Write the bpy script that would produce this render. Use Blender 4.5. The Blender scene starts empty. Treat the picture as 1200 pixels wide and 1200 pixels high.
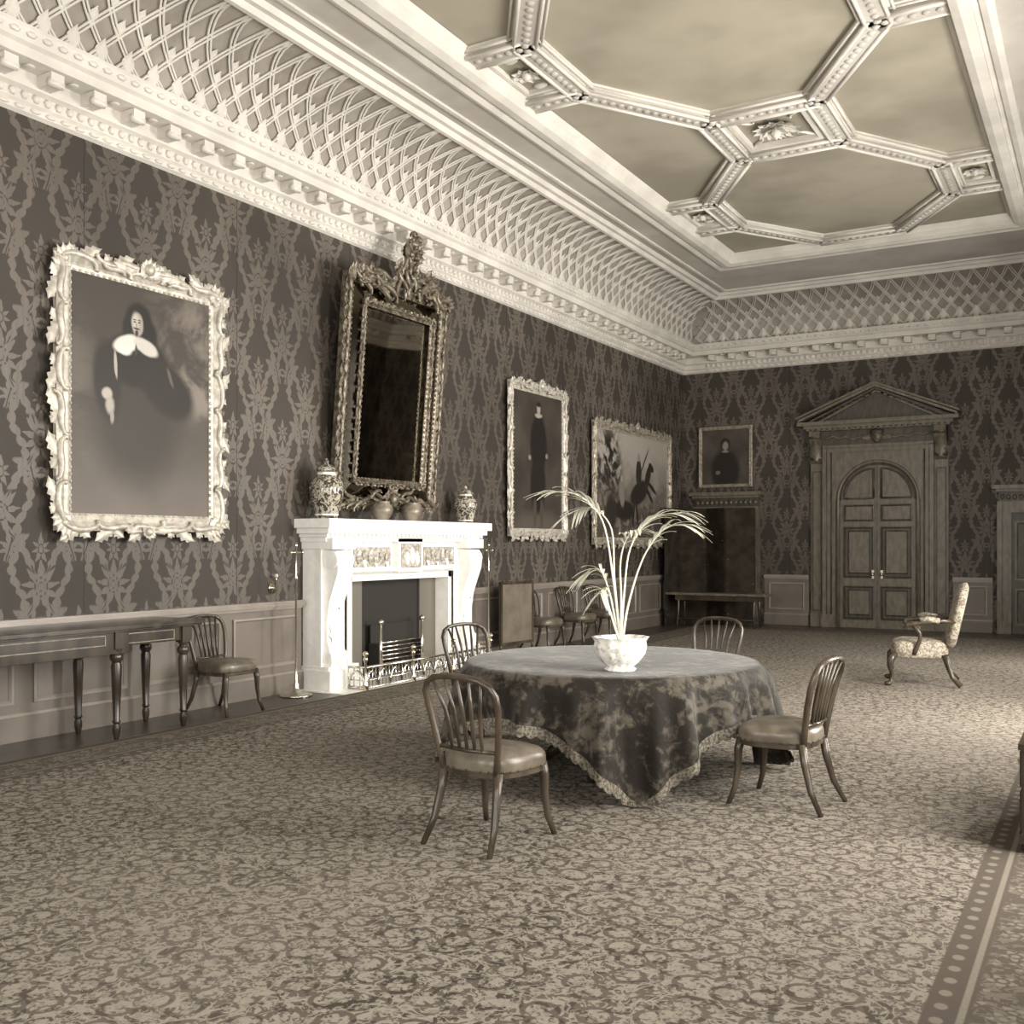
import bpy, math, random, bmesh
from mathutils import Matrix, Vector
random.seed(7)
S=bpy.context.scene
S.view_settings.view_transform='Standard'
S.view_settings.look='None'
S.view_settings.exposure=-.12
pi=math.pi
RX,Y0,Y1=8.5,-1.45,20.25
CAM=Vector((7.67,0,1.6))
FW=Vector((-.503,.864,0)).normalized(); RT=Vector((.864,.503,0)).normalized()

# ------------------------------------------------------------ node expression helper
NT=None
class E:
    def __init__(s,k): s.k=k
    def __add__(a,b): return M('ADD',a,b)
    def __radd__(a,b): return M('ADD',b,a)
    def __sub__(a,b): return M('SUBTRACT',a,b)
    def __rsub__(a,b): return M('SUBTRACT',b,a)
    def __mul__(a,b): return M('MULTIPLY',a,b)
    def __rmul__(a,b): return M('MULTIPLY',b,a)
    def __truediv__(a,b): return M('DIVIDE',a,b)
    def __rtruediv__(a,b): return M('DIVIDE',b,a)
def con(sock,v):
    if isinstance(v,E): NT.links.new(v.k,sock)
    else: sock.default_value=v
def M(op,*a):
    n=NT.nodes.new('ShaderNodeMath'); n.operation=op
    for i,x in enumerate(a): con(n.inputs[i],x)
    return E(n.outputs[0])
def mx(a,b): return M('MAXIMUM',a,b)
def mn(a,b): return M('MINIMUM',a,b)
def ab(a): return M('ABSOLUTE',a)
def fr(a): return M('FRACT',a)
def sn(a): return M('SINE',a)
def cs(a): return M('COSINE',a)
def sq(a): return M('SQRT',a)
def ss(x,e0,e1,o0=0.0,o1=1.0):
    n=NT.nodes.new('ShaderNodeMapRange'); n.interpolation_type='SMOOTHSTEP'
    con(n.inputs[0],x)
    for i,v in zip((1,2,3,4),(e0,e1,o0,o1)): n.inputs[i].default_value=v
    return E(n.outputs[0])
def ins(x,edge,soft): # 1 when x<edge
    return ss(x-edge,-soft,soft,1.0,0.0)
def mixc(f,a,b):
    n=NT.nodes.new('ShaderNodeMix'); n.data_type='RGBA'
    con(n.inputs[0],f)
    for i,v in ((6,a),(7,b)):
        if isinstance(v,E): NT.links.new(v.k,n.inputs[i])
        else: n.inputs[i].default_value=(v[0],v[1],v[2],1)
    return E(n.outputs[2])
def xyz():
    t=NT.nodes.new('ShaderNodeTexCoord'); s=NT.nodes.new('ShaderNodeSeparateXYZ')
    NT.links.new(t.outputs['Object'],s.inputs[0])
    return E(s.outputs[0]),E(s.outputs[1]),E(s.outputs[2]),E(t.outputs['Object'])
def noise(vec,sc,det=3,rough=.5,dist=0):
    n=NT.nodes.new('ShaderNodeTexNoise')
    NT.links.new(vec.k,n.inputs['Vector'])
    n.inputs['Scale'].default_value=sc;n.inputs['Detail'].default_value=det
    n.inputs['Roughness'].default_value=rough;n.inputs['Distortion'].default_value=dist
    return E(n.outputs[0])
def vec3(x,y,z):
    n=NT.nodes.new('ShaderNodeCombineXYZ')
    for i,v in enumerate((x,y,z)): con(n.inputs[i],v)
    return E(n.outputs[0])
def mat(name,col=(.5,.5,.5),rough=.5,metal=0.0,spec=.5):
    global NT
    m=bpy.data.materials.new(name); m.use_nodes=True; NT=m.node_tree
    b=NT.nodes['Principled BSDF']
    b.inputs['Base Color'].default_value=(*col,1)
    b.inputs['Roughness'].default_value=rough
    b.inputs['Metallic'].default_value=metal
    b.inputs['Specular IOR Level'].default_value=spec
    return m,b
def setc(b,e): NT.links.new(e.k,b.inputs['Base Color'])
def bump(b,h,st=.3,d=.01):
    n=NT.nodes.new('ShaderNodeBump'); n.inputs['Strength'].default_value=st
    n.inputs['Distance'].default_value=d
    NT.links.new(h.k,n.inputs['Height']); NT.links.new(n.outputs[0],b.inputs['Normal'])
def sep(v):
    k=min(1,max(0,(v-.03)/.5)); g=.815+.13*k; bl=.66+.20*k
    return (v, v*g, v*bl)
def noisy(name,c1,c2,sc,rough=.5,metal=0.0,det=4,dist=0,bst=0,stretch=None,lo=.35,hi=.65,spec=.5):
    m,b=mat(name,c1,rough,metal,spec)
    x,y,z,v=xyz()
    if stretch: v=vec3(x*stretch[0],y*stretch[1],z*stretch[2])
    n=noise(v,sc,det,.55,dist)
    setc(b,mixc(ss(n,lo,hi),c1,c2))
    if bst: bump(b,n,bst,.01)
    return m

# ------------------------------------------------------------ materials
def damask_mat(name,axis):
    m,b=mat(name,(.1,.1,.1),.6)
    x,y,z,v=xyz()
    U=(y if axis=='y' else x); V=z
    nz=noise(v,11,2,.5); U=U+(nz-.5)*.03; V=V+(nz-.5)*.035
    W,H=.72,1.24
    def motif(U,V):
        a=ab(fr(U/W+.5)-.5)*W
        yy=(fr(V/H)-.5)*H
        r=sq(a*a*1.7+yy*yy); th=M('ARCTAN2',a,yy)
        pal=ins(r,.225*(.70+.26*cs(th*9.0)+.06*cs(th*27.0)),.006)
        hole=ins(ab(r-.075),.009,.003)
        vein=ins(ab(cs(th*4.5)),.09,.04)*ss(r,.085,.11)
        core=ins(ab(r-.035),.006,.003)
        pal=pal*(1-hole)*(1-vein*.85)*(1-core)
        y2=yy-.315; r2=sq(a*a*3.0+y2*y2); th2=M('ARCTAN2',a,y2)
        crown=ins(r2,.135*(.68+.28*cs(th2*7.0)+.07*cs(th2*21.0)),.005)*(1-ins(ab(r2-.04),.006,.003))
        y3=yy+.30; a3=a-.075; r3=sq(a3*a3*1.8+y3*y3*.8); th3=M('ARCTAN2',a3,y3)
        low=ins(r3,.125*(.66+.28*cs(th3*7.0+.6)+.08*cs(th3*19.0)),.005)*(1-ins(ab(a3-y3*.3),.006,.003))
        st=ins(ab(a-(.205+.06*sn(yy*10.1))),.017+.024*ab(sn(yy*33.0)),.004)*ins(ab(yy),.44,.01)
        return mx(mx(pal,crown),mx(low,st))
    A=mx(motif(U,V),motif(U+W/2,V+H/2))
    c=cs(V*(2*pi/H)); aa=ab(fr(U/W+.5)-.5)*W
    og=ab(aa-(W/4+W/4*c*.82))
    rib=ins(og,.024+.012*cs(V*48.0),.005)*(1-ins(og,.006,.002))
    P=mx(A,rib)
    big=noise(v,.45,3)
    thread=noise(vec3(x*1.0,y*1.0,z*.12),150,1)
    thread2=noise(vec3(x*1.0,y*1.0,z*.03),40,2)
    k=ss(big,.3,.7)
    g=mixc(k,sep(.034),sep(.050)); pc=mixc(k,sep(.085),sep(.145))
    col=mixc(P*(.65+thread*.4)*(.65+thread2*.7),g,pc)
    seam=ins(ab(fr(U/1.8+.27)-.5)*1.8,.004,.002)
    col=mixc(seam,col,sep(.012))
    setc(b,col)
    NT.links.new((.66-P*.20).k,b.inputs['Roughness'])
    b.inputs['Specular IOR Level'].default_value=.38
    return m
M_wl=damask_mat('damask_left','y'); M_wb=damask_mat('damask_back','x')
M_plast=noisy('plaster_ornament',sep(.58),sep(.68),2,.6)
M_lat=noisy('plaster_lattice',sep(.54),sep(.64),2,.65)
M_coveb=noisy('plaster_ground',sep(.27),sep(.35),3,.7)  # cove ground darkened in colour to deepen shade behind the ribs
M_ceil=noisy('ceiling_field',(.27,.245,.19),(.37,.335,.265),.7,.7,det=3)
M_band=noisy('ceiling_band',sep(.42),sep(.52),.9,.7)
M_dado=noisy('painted_dado',sep(.13),sep(.17),1.5,.4)
M_dado2=noisy('painted_dado_mould',sep(.22),sep(.27),2,.35)
M_floor=noisy('dark_boards',sep(.04),sep(.08),3,.35,stretch=(6,.6,1))
M_marble=noisy('white_marble',(.88,.86,.82),(.94,.93,.90),4,.25,dist=2)
M_marble2=noisy('grey_relief',(.26,.235,.20),(.55,.51,.45),30,.4,bst=.6)
M_soot,_=mat('soot',(.02,.017,.014),.8)
M_slips,_=mat('steel_slips',(.22,.20,.17),.45,.6)
M_steel,_=mat('polished_steel',(.62,.59,.53),.22,1)
M_brass,_=mat('brass',(.62,.55,.42),.25,1)
M_wood=noisy('dark_mahogany',(.022,.016,.011),(.052,.039,.027),6,.24,stretch=(1,1,.2))
M_wood2=noisy('chair_mahogany',(.032,.024,.016),(.075,.057,.040),8,.27,stretch=(1,1,.2))
M_door=noisy('door_wood',(.110,.094,.070),(.160,.138,.104),5,.35,stretch=(3,1,.25))
M_doord=noisy('door_wood_dark',(.045,.038,.029),(.075,.063,.048),5,.4,stretch=(3,1,.25))
M_leather=noisy('seat_leather',(.095,.078,.058),(.16,.135,.103),10,.32,bst=.1)
M_silver=noisy('silvered_frame',(.38,.35,.30),(.60,.56,.49),14,.45,metal=.25)
M_gilt=noisy('old_gilt',(.08,.066,.048),(.26,.222,.168),18,.4,metal=.45)
M_gilt2=noisy('gilt_frame',(.30,.265,.21),(.52,.465,.38),18,.4,metal=.4)
M_glass,_=mat('mirror_glass',(.74,.70,.63),.03,1)
M_slip,_=mat('mirror_margin',(.25,.22,.18),.08,1)
M_palm=noisy('palm_leaf',(.72,.71,.58),(.87,.86,.74),5,.45)  # leaf colour paled to paint in an overexposed glow
M_stem,_=mat('palm_stem',(.78,.76,.65),.5)
M_china=noisy('china_bowl',(.88,.86,.81),(.55,.52,.47),22,.15,lo=.54,hi=.62)
M_jar=noisy('painted_porcelain',(.42,.38,.31),(.055,.047,.038),20,.15,dist=1.2,lo=.47,hi=.54)
M_pot=noisy('bronze_pot',(.12,.10,.075),(.28,.24,.19),6,.25)
M_screen=noisy('screen_leather',(.024,.019,.014),(.040,.033,.025),4,.95,spec=.08)
M_uph=noisy('damask_upholstery',(.17,.145,.11),(.40,.355,.285),20,.75,dist=2,lo=.45,hi=.55)
M_panel=noisy('fire_screen_panel',(.12,.10,.077),(.16,.138,.105),4,.6,spec=.2)
M_white=noisy('window_paint',sep(.6),sep(.7),2,.4)

# carpet
M_carpet,b=mat('carpet_floral',(.3,.3,.3),.95,spec=.1)
x,y,z,v=xyz()
nA=noise(v,4.0,2); nB=noise(vec3(x+7.3,y,z),4.0,2)
vv=vec3(x+(nA-.5)*.16,y+(nB-.5)*.16,z)
vine=ins(ab(noise(vv,10.0,1,.4)-.5),.020,.008)
vine2=ins(ab(noise(vec3(x+3.1,y+1.7,z),12.0,1,.4)-.5),.018,.008)
leafn=noise(vv,30,2,.5,.8); leaf=ss(leafn,.50,.55)
def flowers(sc,rad,pet,offx,rand=.85):
    n=NT.nodes.new('ShaderNodeTexVoronoi'); NT.links.new(vec3(x*sc+offx,y*sc,0.0).k,n.inputs['Vector'])
    n.inputs['Scale'].default_value=1.0; n.inputs['Randomness'].default_value=rand
    s2=NT.nodes.new('ShaderNodeSeparateXYZ'); NT.links.new(n.outputs['Position'],s2.inputs[0])
    dx=(x*sc+offx)-E(s2.outputs[0]); dy=(y*sc)-E(s2.outputs[1])
    r=sq(dx*dx+dy*dy); th=M('ARCTAN2',dy,dx)
    f=ins(r,rad*(.74+.26*cs(th*float(pet)+leafn*4.0)),.03)
    ring=ins(ab(r-rad*.40),rad*.12,.03)
    return f*(1-ring), r
f1,r1=flowers(5.6,.27,5,0.0,.95); f2,r2=flowers(9.5,.26,4,3.3,.95)
n3=noise(v,70,2)
dr=ins(ab(r1-.34),.06,.02)
pt=mx(mx(vine,vine2)*.8,leaf*.85)
pt=mx(pt*(1-dr),mx(f1*.8,f2*.6))
c0=sep(.105); c1=(.33,.30,.25)
field=mixc(pt*(.55+n3*.6),c0,c1)
darkm=ss(noise(vv,20,2,.5),.54,.58)*(1-pt*.8)
field=mixc(darkm*.8,field,sep(.045))
big=noise(v,.5,2); field=mixc(ss(big,.35,.7)*.22,field,sep(.26))
ed=mn(mn(x-.72,7.72-x),mn(19.3-y,y+1.0))
bandm=ins(ed,.60,.005)
fb,rb=flowers(6.0,.33,5,1.0)
inner=ins(ab(ed-.30),.15,.01)
bn=mx(fb*inner, mx(ins(ab(ed-.48),.012,.004),ins(ab(ed-.12),.012,.004)))
bn=mx(bn,leaf*.5*inner)
bcol=mixc(bn*(.5+n3*.6),sep(.10),(.24,.215,.175))
qx=(fr(y/.12)-.5); qy=(ed-.55)/.10
dots=ins(sq(qx*qx+qy*qy),.22,.05)
bcol=mixc(dots*.6,bcol,(.27,.245,.20))
col=mixc(bandm,field,bcol)
setc(b,col); bump(b,n3,.4,.006)

# table velvet
M_velvet,b=mat('crushed_velvet',(.1,.1,.1),.7,spec=.25)
x,y,z,v=xyz()
n1=noise(v,3.9,5,.66,.8); n2=noise(v,14,4,.6,.5)
f=ss(n1*.6+n2*.4,.475,.60)  # pale mottles paint the velvet's shiny highlights into the base colour
setc(b,mixc(f,(.013,.010,.007),(.088,.075,.057)))
b.inputs['Sheen Weight'].default_value=.22; b.inputs['Sheen Roughness'].default_value=.4
bump(b,n2,.6,.014)
M_lace=noisy('cloth_fringe',(.06,.051,.038),(.20,.175,.137),60,.8,lo=.4,hi=.6)

# paintings
def ell(x,y,cx,cy,rx,ry,soft=.12,rot=0):
    dx=x-cx; dy=y-cy
    if rot:
        c,s=math.cos(rot),math.sin(rot); dx,dy=dx*c+dy*s, dy*c-dx*s
    r=sq((dx/rx)*(dx/rx)+(dy/ry)*(dy/ry))
    return ins(r,1.0,soft)
def paint_base(name,amp=.035):
    m,b=mat(name,(.1,.1,.1),.5,spec=.35)
    x,y,z,v=xyz()
    w=noise(v,7,3); x2=x+(w-.5)*amp; y2=y+(w-.5)*amp
    return m,b,x2,y2,v
M_p1,b,x,y,v=paint_base('portrait_cavalier',.02)
n=noise(v,1.1,4,.55); nc=noise(v,2.6,5,.6,.6)
c=mixc(ss(y+n*1.2,-1.3,1.0),sep(.165),sep(.050))
c=mixc(ell(x,y,.62,.55,.55,.55,.6)*ss(nc,.38,.62),c,sep(.17))
c=mixc(ell(x,y,.55,.10,.45,.16,.6)*ss(nc,.40,.6),c,sep(.20))
c=mixc(ell(x,y,-.75,-.1,.25,.7,.6)*ss(nc,.40,.6),c,sep(.11))
c=mixc(ell(x,y,-.06,-.12,.47,.62,.4),c,sep(.040))
c=mixc(ell(x,y,-.08,.36,.36,.24,.15),c,sep(.018))
c=mixc(ell(x,y,.26,.14,.36,.22,.2,-.6),c,sep(.020))
c=mixc(ell(x,y,-.40,.14,.14,.34,.25,.1),c,sep(.022))
# dark wavy hair, both sides
c=mixc(ell(x,y,-.06,.73,.145,.16,.2),c,sep(.012)); c=mixc(ell(x,y,.05,.61,.10,.13,.3),c,sep(.012)); c=mixc(ell(x,y,-.17,.64,.07,.11,.3),c,sep(.014))
# falling lace collar, two lappets
c=mixc(ell(x,y,-.19,.50,.15,.075,.2,.35),c,sep(.60)); c=mixc(ell(x,y,.02,.50,.14,.065,.2,-.35),c,sep(.50))
c=mixc(ell(x,y,-.23,.45,.09,.05,.25,-.2),c,sep(.64)); c=mixc(ell(x,y,-.09,.46,.012,.05,.4),c,sep(.05))
# face
c=mixc(ell(x,y,-.075,.69,.066,.105,.18),c,sep(.30)); c=mixc(ell(x,y,-.095,.715,.038,.07,.6),c,sep(.44))
for ex in (-.105,-.055): c=mixc(ell(x,y,ex,.712,.014,.007,.4),c,sep(.02)); c=mixc(ell(x,y,ex,.732,.020,.005,.4),c,sep(.05))
c=mixc(ell(x,y,-.085,.685,.006,.028,.5),c,sep(.16)); c=mixc(ell(x,y,-.084,.652,.038,.009,.4),c,sep(.025)); c=mixc(ell(x,y,-.084,.612,.018,.028,.4),c,sep(.03))
c=mixc(ell(x,y,-.31,.30,.016,.12,.3,.1),c,sep(.36))
c=mixc(ell(x,y,-.40,.03,.055,.05,.3),c,sep(.40)); c=mixc(ell(x,y,-.37,-.07,.045,.08,.4),c,sep(.36)); c=mixc(ell(x,y,-.35,-.17,.02,.06,.4),c,sep(.3))
c=mixc(ell(x,y,.30,.26,.018,.09,.4,.4),c,sep(.10))
setc(b,c)
M_p3,b,x,y,v=paint_base('portrait_full_length')
n=noise(v,1.3,4)
c=mixc(ss(n,.35,.7),sep(.034),sep(.065))
c=mixc(ell(x,y,0,-1.0,.75,.22,.5),c,sep(.085))
c=mixc(ell(x,y,.02,.28,.26,.46,.2),c,sep(.012)); c=mixc(ell(x,y,.0,-.35,.25,.45,.2),c,sep(.014))
c=mixc(ell(x,y,-.1,-.78,.06,.22,.2),c,sep(.06)); c=mixc(ell(x,y,.12,-.80,.06,.22,.2),c,sep(.06))
c=mixc(ell(x,y,.02,.71,.11,.035,.3),c,sep(.32)); c=mixc(ell(x,y,.02,.81,.058,.085,.25),c,sep(.30))
c=mixc(ell(x,y,.02,.885,.07,.04,.3),c,sep(.014)); c=mixc(ell(x,y,-.26,.05,.04,.04,.3),c,sep(.22)); c=mixc(ell(x,y,.28,.10,.04,.04,.3),c,sep(.2))
setc(b,c)
M_p4,b,x,y,v=paint_base('battle_landscape')
n=noise(v,1.6,5,.6,.6); n2=noise(v,4,4,.6,.5)
c=mixc(ss(y+n*1.3,.1,1.4),sep(.075),sep(.36))
c=mixc(ell(x,y,-1.1,.25,.55,.8,.4)*ss(n2,.4,.55),c,sep(.02))
c=mixc(ss(n2,.50,.60)*ins(y,-.1,.3),c,sep(.18))
# rearing horse with rider
c=mixc(ell(x,y,.25,-.10,.44,.20,.15,.35),c,sep(.022)); c=mixc(ell(x,y,.66,.22,.11,.26,.15,-.5),c,sep(.025)); c=mixc(ell(x,y,.82,.40,.14,.07,.2,-.4),c,sep(.025))
for (lx,ly,lr) in ((.72,-.12,.9),(.85,.02,1.1),(-.02,-.50,-.15),(.14,-.48,.2)): c=mixc(ell(x,y,lx,ly,.045,.25,.2,lr),c,sep(.025))
c=mixc(ell(x,y,.22,.26,.13,.26,.15),c,sep(.03)); c=mixc(ell(x,y,.22,.56,.06,.075,.2),c,sep(.25)); c=mixc(ell(x,y,.50,.50,.34,.02,.3,.9),c,sep(.02))
c=mixc(ell(x,y,-.45,-.45,.45,.18,.2),c,sep(.022)); c=mixc(ell(x,y,-.55,-.15,.11,.24,.2,.2),c,sep(.20)); c=mixc(ell(x,y,-.55,.12,.05,.06,.2,.2),c,sep(.3)); c=mixc(ell(x,y,.5,-.72,.25,.07,.3,.2),c,sep(.25)); c=mixc(ell(x,y,-1.0,-.5,.25,.3,.3),c,sep(.03))
setc(b,c)
M_p5,b,x,y,v=paint_base('portrait_half_length')
n=noise(v,2,3)
c=mixc(ss(n,.35,.7),sep(.050),sep(.09))
c=mixc(ell(x,y,0,-.28,.30,.42,.2),c,sep(.015)); c=mixc(ell(x,y,0,.25,.10,.13,.25),c,sep(.018))
c=mixc(ell(x,y,0,.22,.060,.085,.25),c,sep(.24)); c=mixc(ell(x,y,0,.11,.07,.025,.3),c,sep(.22)); c=mixc(ell(x,y,-.16,-.32,.05,.04,.3),c,sep(.15))
setc(b,c)

# ------------------------------------------------------------ mesh builder
class MB:
    def __init__(s,*mats): s.v=[];s.f=[];s.mi=[];s.sm=[];s.mats=list(mats);s.T=Matrix.Identity(4)
    def add(s,vs,fs,mi=0,sm=False):
        o=len(s.v); s.v+= [tuple(s.T@Vector(p)) for p in vs]
        for f in fs: s.f.append([i+o for i in f]); s.mi.append(mi); s.sm.append(sm)
    def box(s,x0,y0,z0,x1,y1,z1,mi=0):
        s.add([(x0,y0,z0),(x1,y0,z0),(x1,y1,z0),(x0,y1,z0),(x0,y0,z1),(x1,y0,z1),(x1,y1,z1),(x0,y1,z1)],
          [(0,3,2,1),(4,5,6,7),(0,1,5,4),(1,2,6,5),(2,3,7,6),(3,0,4,7)],mi)
    def tube(s,pts,rad,seg=8,mi=0,flat=1.0,up=None,sm=True):
        pts=[Vector(p) for p in pts]; n=len(pts)
        if not isinstance(rad,(list,tuple)): rad=[rad]*n
        vs=[];fs=[]; N=None
        for i,p in enumerate(pts):
            t=(pts[min(i+1,n-1)]-pts[max(i-1,0)])
            t=t.normalized() if t.length>1e-9 else Vector((0,0,1))
            if N is None:
                a=Vector(up) if up else (Vector((0,0,1)) if abs(t.z)<.9 else Vector((1,0,0)))
                N=(a-t*a.dot(t)).normalized()
            else:
                N=(N-t*N.dot(t)); N=N.normalized() if N.length>1e-6 else Vector((1,0,0))
            B=t.cross(N)
            for k in range(seg):
                q=2*pi*k/seg
                vs.append(p+N*math.cos(q)*rad[i]*flat+B*math.sin(q)*rad[i])
        for i in range(n-1):
            for k in range(seg):
                a=i*seg+k;b_=i*seg+(k+1)%seg
                fs.append((a,b_,b_+seg,a+seg))
        fs.append(tuple(range(seg-1,-1,-1))); fs.append(tuple(range((n-1)*seg,n*seg)))
        s.add(vs,fs,mi,sm)
    def lathe(s,prof,c=(0,0,0),seg=20,mi=0,sm=True,lobes=0,la=0):
        vs=[];fs=[];n=len(prof)
        for r,z in prof:
            for k in range(seg):
                q=2*pi*k/seg; rr=r*(1+(la*math.cos(lobes*q) if lobes else 0))
                vs.append((c[0]+rr*math.cos(q),c[1]+rr*math.sin(q),c[2]+z))
        for i in range(n-1):
            for k in range(seg):
                a=i*seg+k;b_=i*seg+(k+1)%seg
                fs.append((a,b_,b_+seg,a+seg))
        fs.append(tuple(range(seg-1,-1,-1))); fs.append(tuple(range((n-1)*seg,n*seg)))
        s.add(vs,fs,mi,sm)
    def ball(s,c,r,mi=0,seg=8,rings=5):
        if not isinstance(r,(list,tuple)): r=(r,r,r)
        vs=[(c[0],c[1],c[2]-r[2])];fs=[]
        for i in range(1,rings):
            a=-pi/2+pi*i/rings
            for k in range(seg):
                q=2*pi*k/seg
                vs.append((c[0]+r[0]*math.cos(a)*math.cos(q),c[1]+r[1]*math.cos(a)*math.sin(q),c[2]+r[2]*math.sin(a)))
        vs.append((c[0],c[1],c[2]+r[2])); L=len(vs)-1
        for k in range(seg):
            fs.append((0,1+(k+1)%seg,1+k)); fs.append((L,L-seg+k,L-seg+(k+1)%seg))
        for i in range(rings-2):
            for k in range(seg):
                a=1+i*seg+k;b_=1+i*seg+(k+1)%seg
                fs.append((a,b_,b_+seg,a+seg))
        s.add(vs,fs,mi,True)
    def prism(s,pts,z0,z1,mi=0,sm=False):
        n=len(pts)
        vs=[(p[0],p[1],z0) for p in pts]+[(p[0],p[1],z1) for p in pts]
        fs=[tuple(range(n-1,-1,-1)),tuple(range(n,2*n))]
        for i in range(n):
            j=(i+1)%n; fs.append((i,j,j+n,i+n))
        s.add(vs,fs,mi,sm)
    def rects(s,x0,y0,x1,y1,prof,mi=0,sm=False):
        vs=[];fs=[]
        for i,z in prof:
            vs+=[(x0+i,y0+i,z),(x1-i,y0+i,z),(x1-i,y1-i,z),(x0+i,y1-i,z)]
        for k in range(len(prof)-1):
            for j in range(4):
                a=k*4+j;b_=k*4+(j+1)%4
                fs.append((a,b_,b_+4,a+4))
        s.add(vs,fs,mi,sm)
    def scroll(s,x,y,z,ang,L,r,mi=0,flip=1,kind='C',curl=15):
        n=26; h=0;px=py=0;P=[(0,0)]
        for i in range(n):
            t=(i+.5)/n; k=(1.0+curl*abs(2*t-1)**4)
            if kind=='S' and t>.5:k=-k
            h+=k/n; px+=math.cos(h)/n; py+=math.sin(h)/n; P.append((px,py))
        xs=P[n//5];xe=P[n-n//5]; cx=(xs[0]+xe[0])/2;cy=(xs[1]+xe[1])/2
        dx=xe[0]-xs[0];dy=xe[1]-xs[1];ch=math.hypot(dx,dy);a0=math.atan2(dy,dx);k=L*.72/ch
        out=[];rr=[]
        for i,p in enumerate(P):
            u=(p[0]-cx);w=(p[1]-cy)
            u,w=(u*math.cos(-a0)-w*math.sin(-a0))*k,(u*math.sin(-a0)+w*math.cos(-a0))*k*flip
            out.append((x+u*math.cos(ang)-w*math.sin(ang),y+u*math.sin(ang)+w*math.cos(ang),z))
            t=i/n; rr.append(r*(.5+.5*math.sin(pi*t)))
        rr[0]=rr[-1]=r*.85
        s.tube(out,rr,7,mi,flat=1.0,up=(0,0,1))
    def leaf(s,x,y,z,ang,L,W,mi=0,curl=.03,fn=None):
        nt=9;na=5;vs=[];fs=[]
        for i in range(nt):
            t=i/(nt-1); w=W*(math.sin(pi*min(1,t*.9+.1))**.7)*(1+.25*math.cos(t*4*2*pi))*.5
            for j in range(na):
                a=(j/(na-1)-.5)*2
                u=t*L - abs(a)*L*.06; q=a*w; h=curl*t*t*1.0+W*.22*(1-abs(a)**1.5)*(1-t*.5)
                vs.append((x+u*math.cos(ang)-q*math.sin(ang),y+u*math.sin(ang)+q*math.cos(ang),z+h))
        for i in range(nt-1):
            for j in range(na-1):
                a=i*na+j; fs.append((a,a+na,a+na+1,a+1))
        s.add(vs,fs,mi,True)
    def obj(s,name,mw=None,bevel=0,parent=None):
        me=bpy.data.meshes.new(name); me.from_pydata(s.v,[],s.f)
        for m in s.mats: me.materials.append(m)
        me.polygons.foreach_set('material_index',s.mi); me.polygons.foreach_set('use_smooth',s.sm)
        me.update()
        bm=bmesh.new(); bm.from_mesh(me)
        if len(s.f)<60000: bmesh.ops.recalc_face_normals(bm,faces=bm.faces)
        bm.to_mesh(me); bm.free()
        o=bpy.data.objects.new(name,me); S.collection.objects.link(o)
        if mw is not None:o.matrix_world=mw
        if bevel:
            md=o.modifiers.new('bevel','BEVEL'); md.width=bevel; md.segments=2; md.limit_method='ANGLE'; md.angle_limit=.7
        return o
def frame_mat(org,ax,ay,az):
    m=Matrix.Identity(4)
    for i,a in enumerate((ax,ay,az)):
        for r in range(3): m[r][i]=a[r]
    for r in range(3): m[r][3]=org[r]
    return m
def LW(x,y,z): return frame_mat((x,y,z),(0,1,0),(0,0,1),(1,0,0))
def BW(x,y,z): return frame_mat((x,y,z),(1,0,0),(0,0,1),(0,-1,0))
def place(x,y,z,rot=0): return Matrix.Translation((x,y,z))@Matrix.Rotation(rot,4,'Z')

# ------------------------------------------------------------ room shell
mb=MB(M_floor); mb.box(-.2,Y0-.2,-.1,RX+.2,Y1+.2,0); mb.obj('floor')
mb=MB(M_carpet); mb.box(.74,-1.0,.001,7.72,19.3,.014); mb.obj('carpet')
mb=MB(M_wl); mb.box(-.2,Y0-.2,0,0,Y1+.2,6.9); mb.obj('wall_left')
mb=MB(M_wb); mb.box(0,Y1,0,RX,Y1+.2,6.9); mb.obj('wall_back')
WINY=[1.2,5.6,10.1,14.6]
mb=MB(M_wl)
ys=[Y0-.2]
for w in WINY: ys+=[w-.8,w+.8]
ys.append(Y1+.2)
for i in range(0,len(ys),2): mb.box(RX,ys[i],0,RX+.2,ys[i+1],6.9)
for w in WINY:
    mb.box(RX,w-.8,0,RX+.2,w+.8,.7); mb.box(RX,w-.8,4.4,RX+.2,w+.8,6.9)
mb.obj('wall_right')
WINX_FILL=[2.4,6.1]  # unseen windows added behind the camera to light back wall and table fronts
mb=MB(M_wb)
xs=[0]
for w in WINX_FILL: xs+=[w-.8,w+.8]
xs.append(RX)
for i in range(0,len(xs),2): mb.box(xs[i],Y0-.2,0,xs[i+1],Y0,6.9)
for w in WINX_FILL:
    mb.box(w-.8,Y0-.2,0,w+.8,Y0,.7); mb.box(w-.8,Y0-.2,4.4,w+.8,Y0,6.9)
mb.obj('wall_front')
def window(mw,i):
    mb=MB(M_white)
    mb.rects(-.92,.58,.92,4.52,[(0,0),(0,.05),(.1,.05),(.12,.02),(.12,0),(.12,-.19)],0)
    for xx in (-.27,.27): mb.box(xx-.015,.7,-.12,xx+.015,4.4,-.09)
    for k in range(1,6): mb.box(-.8,.7+k*.617-.015,-.12,.8,.7+k*.617+.015,-.09)
    mb.box(-.8,2.5,-.14,.8,2.58,-.08)
    mb.rects(-.8,.7,.8,4.4,[(0,-.14),(0,-.07),(.05,-.07),(.05,-.14)])
    mb.obj('window_%d'%i,mw)
k=1
for w in WINY:
    window(frame_mat((RX,w,0),(0,-1,0),(0,0,1),(-1,0,0)),k); k+=1
for w in WINX_FILL:
    window(frame_mat((w,Y0,0),(-1,0,0),(0,0,1),(0,1,0)),k); k+=1

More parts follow.
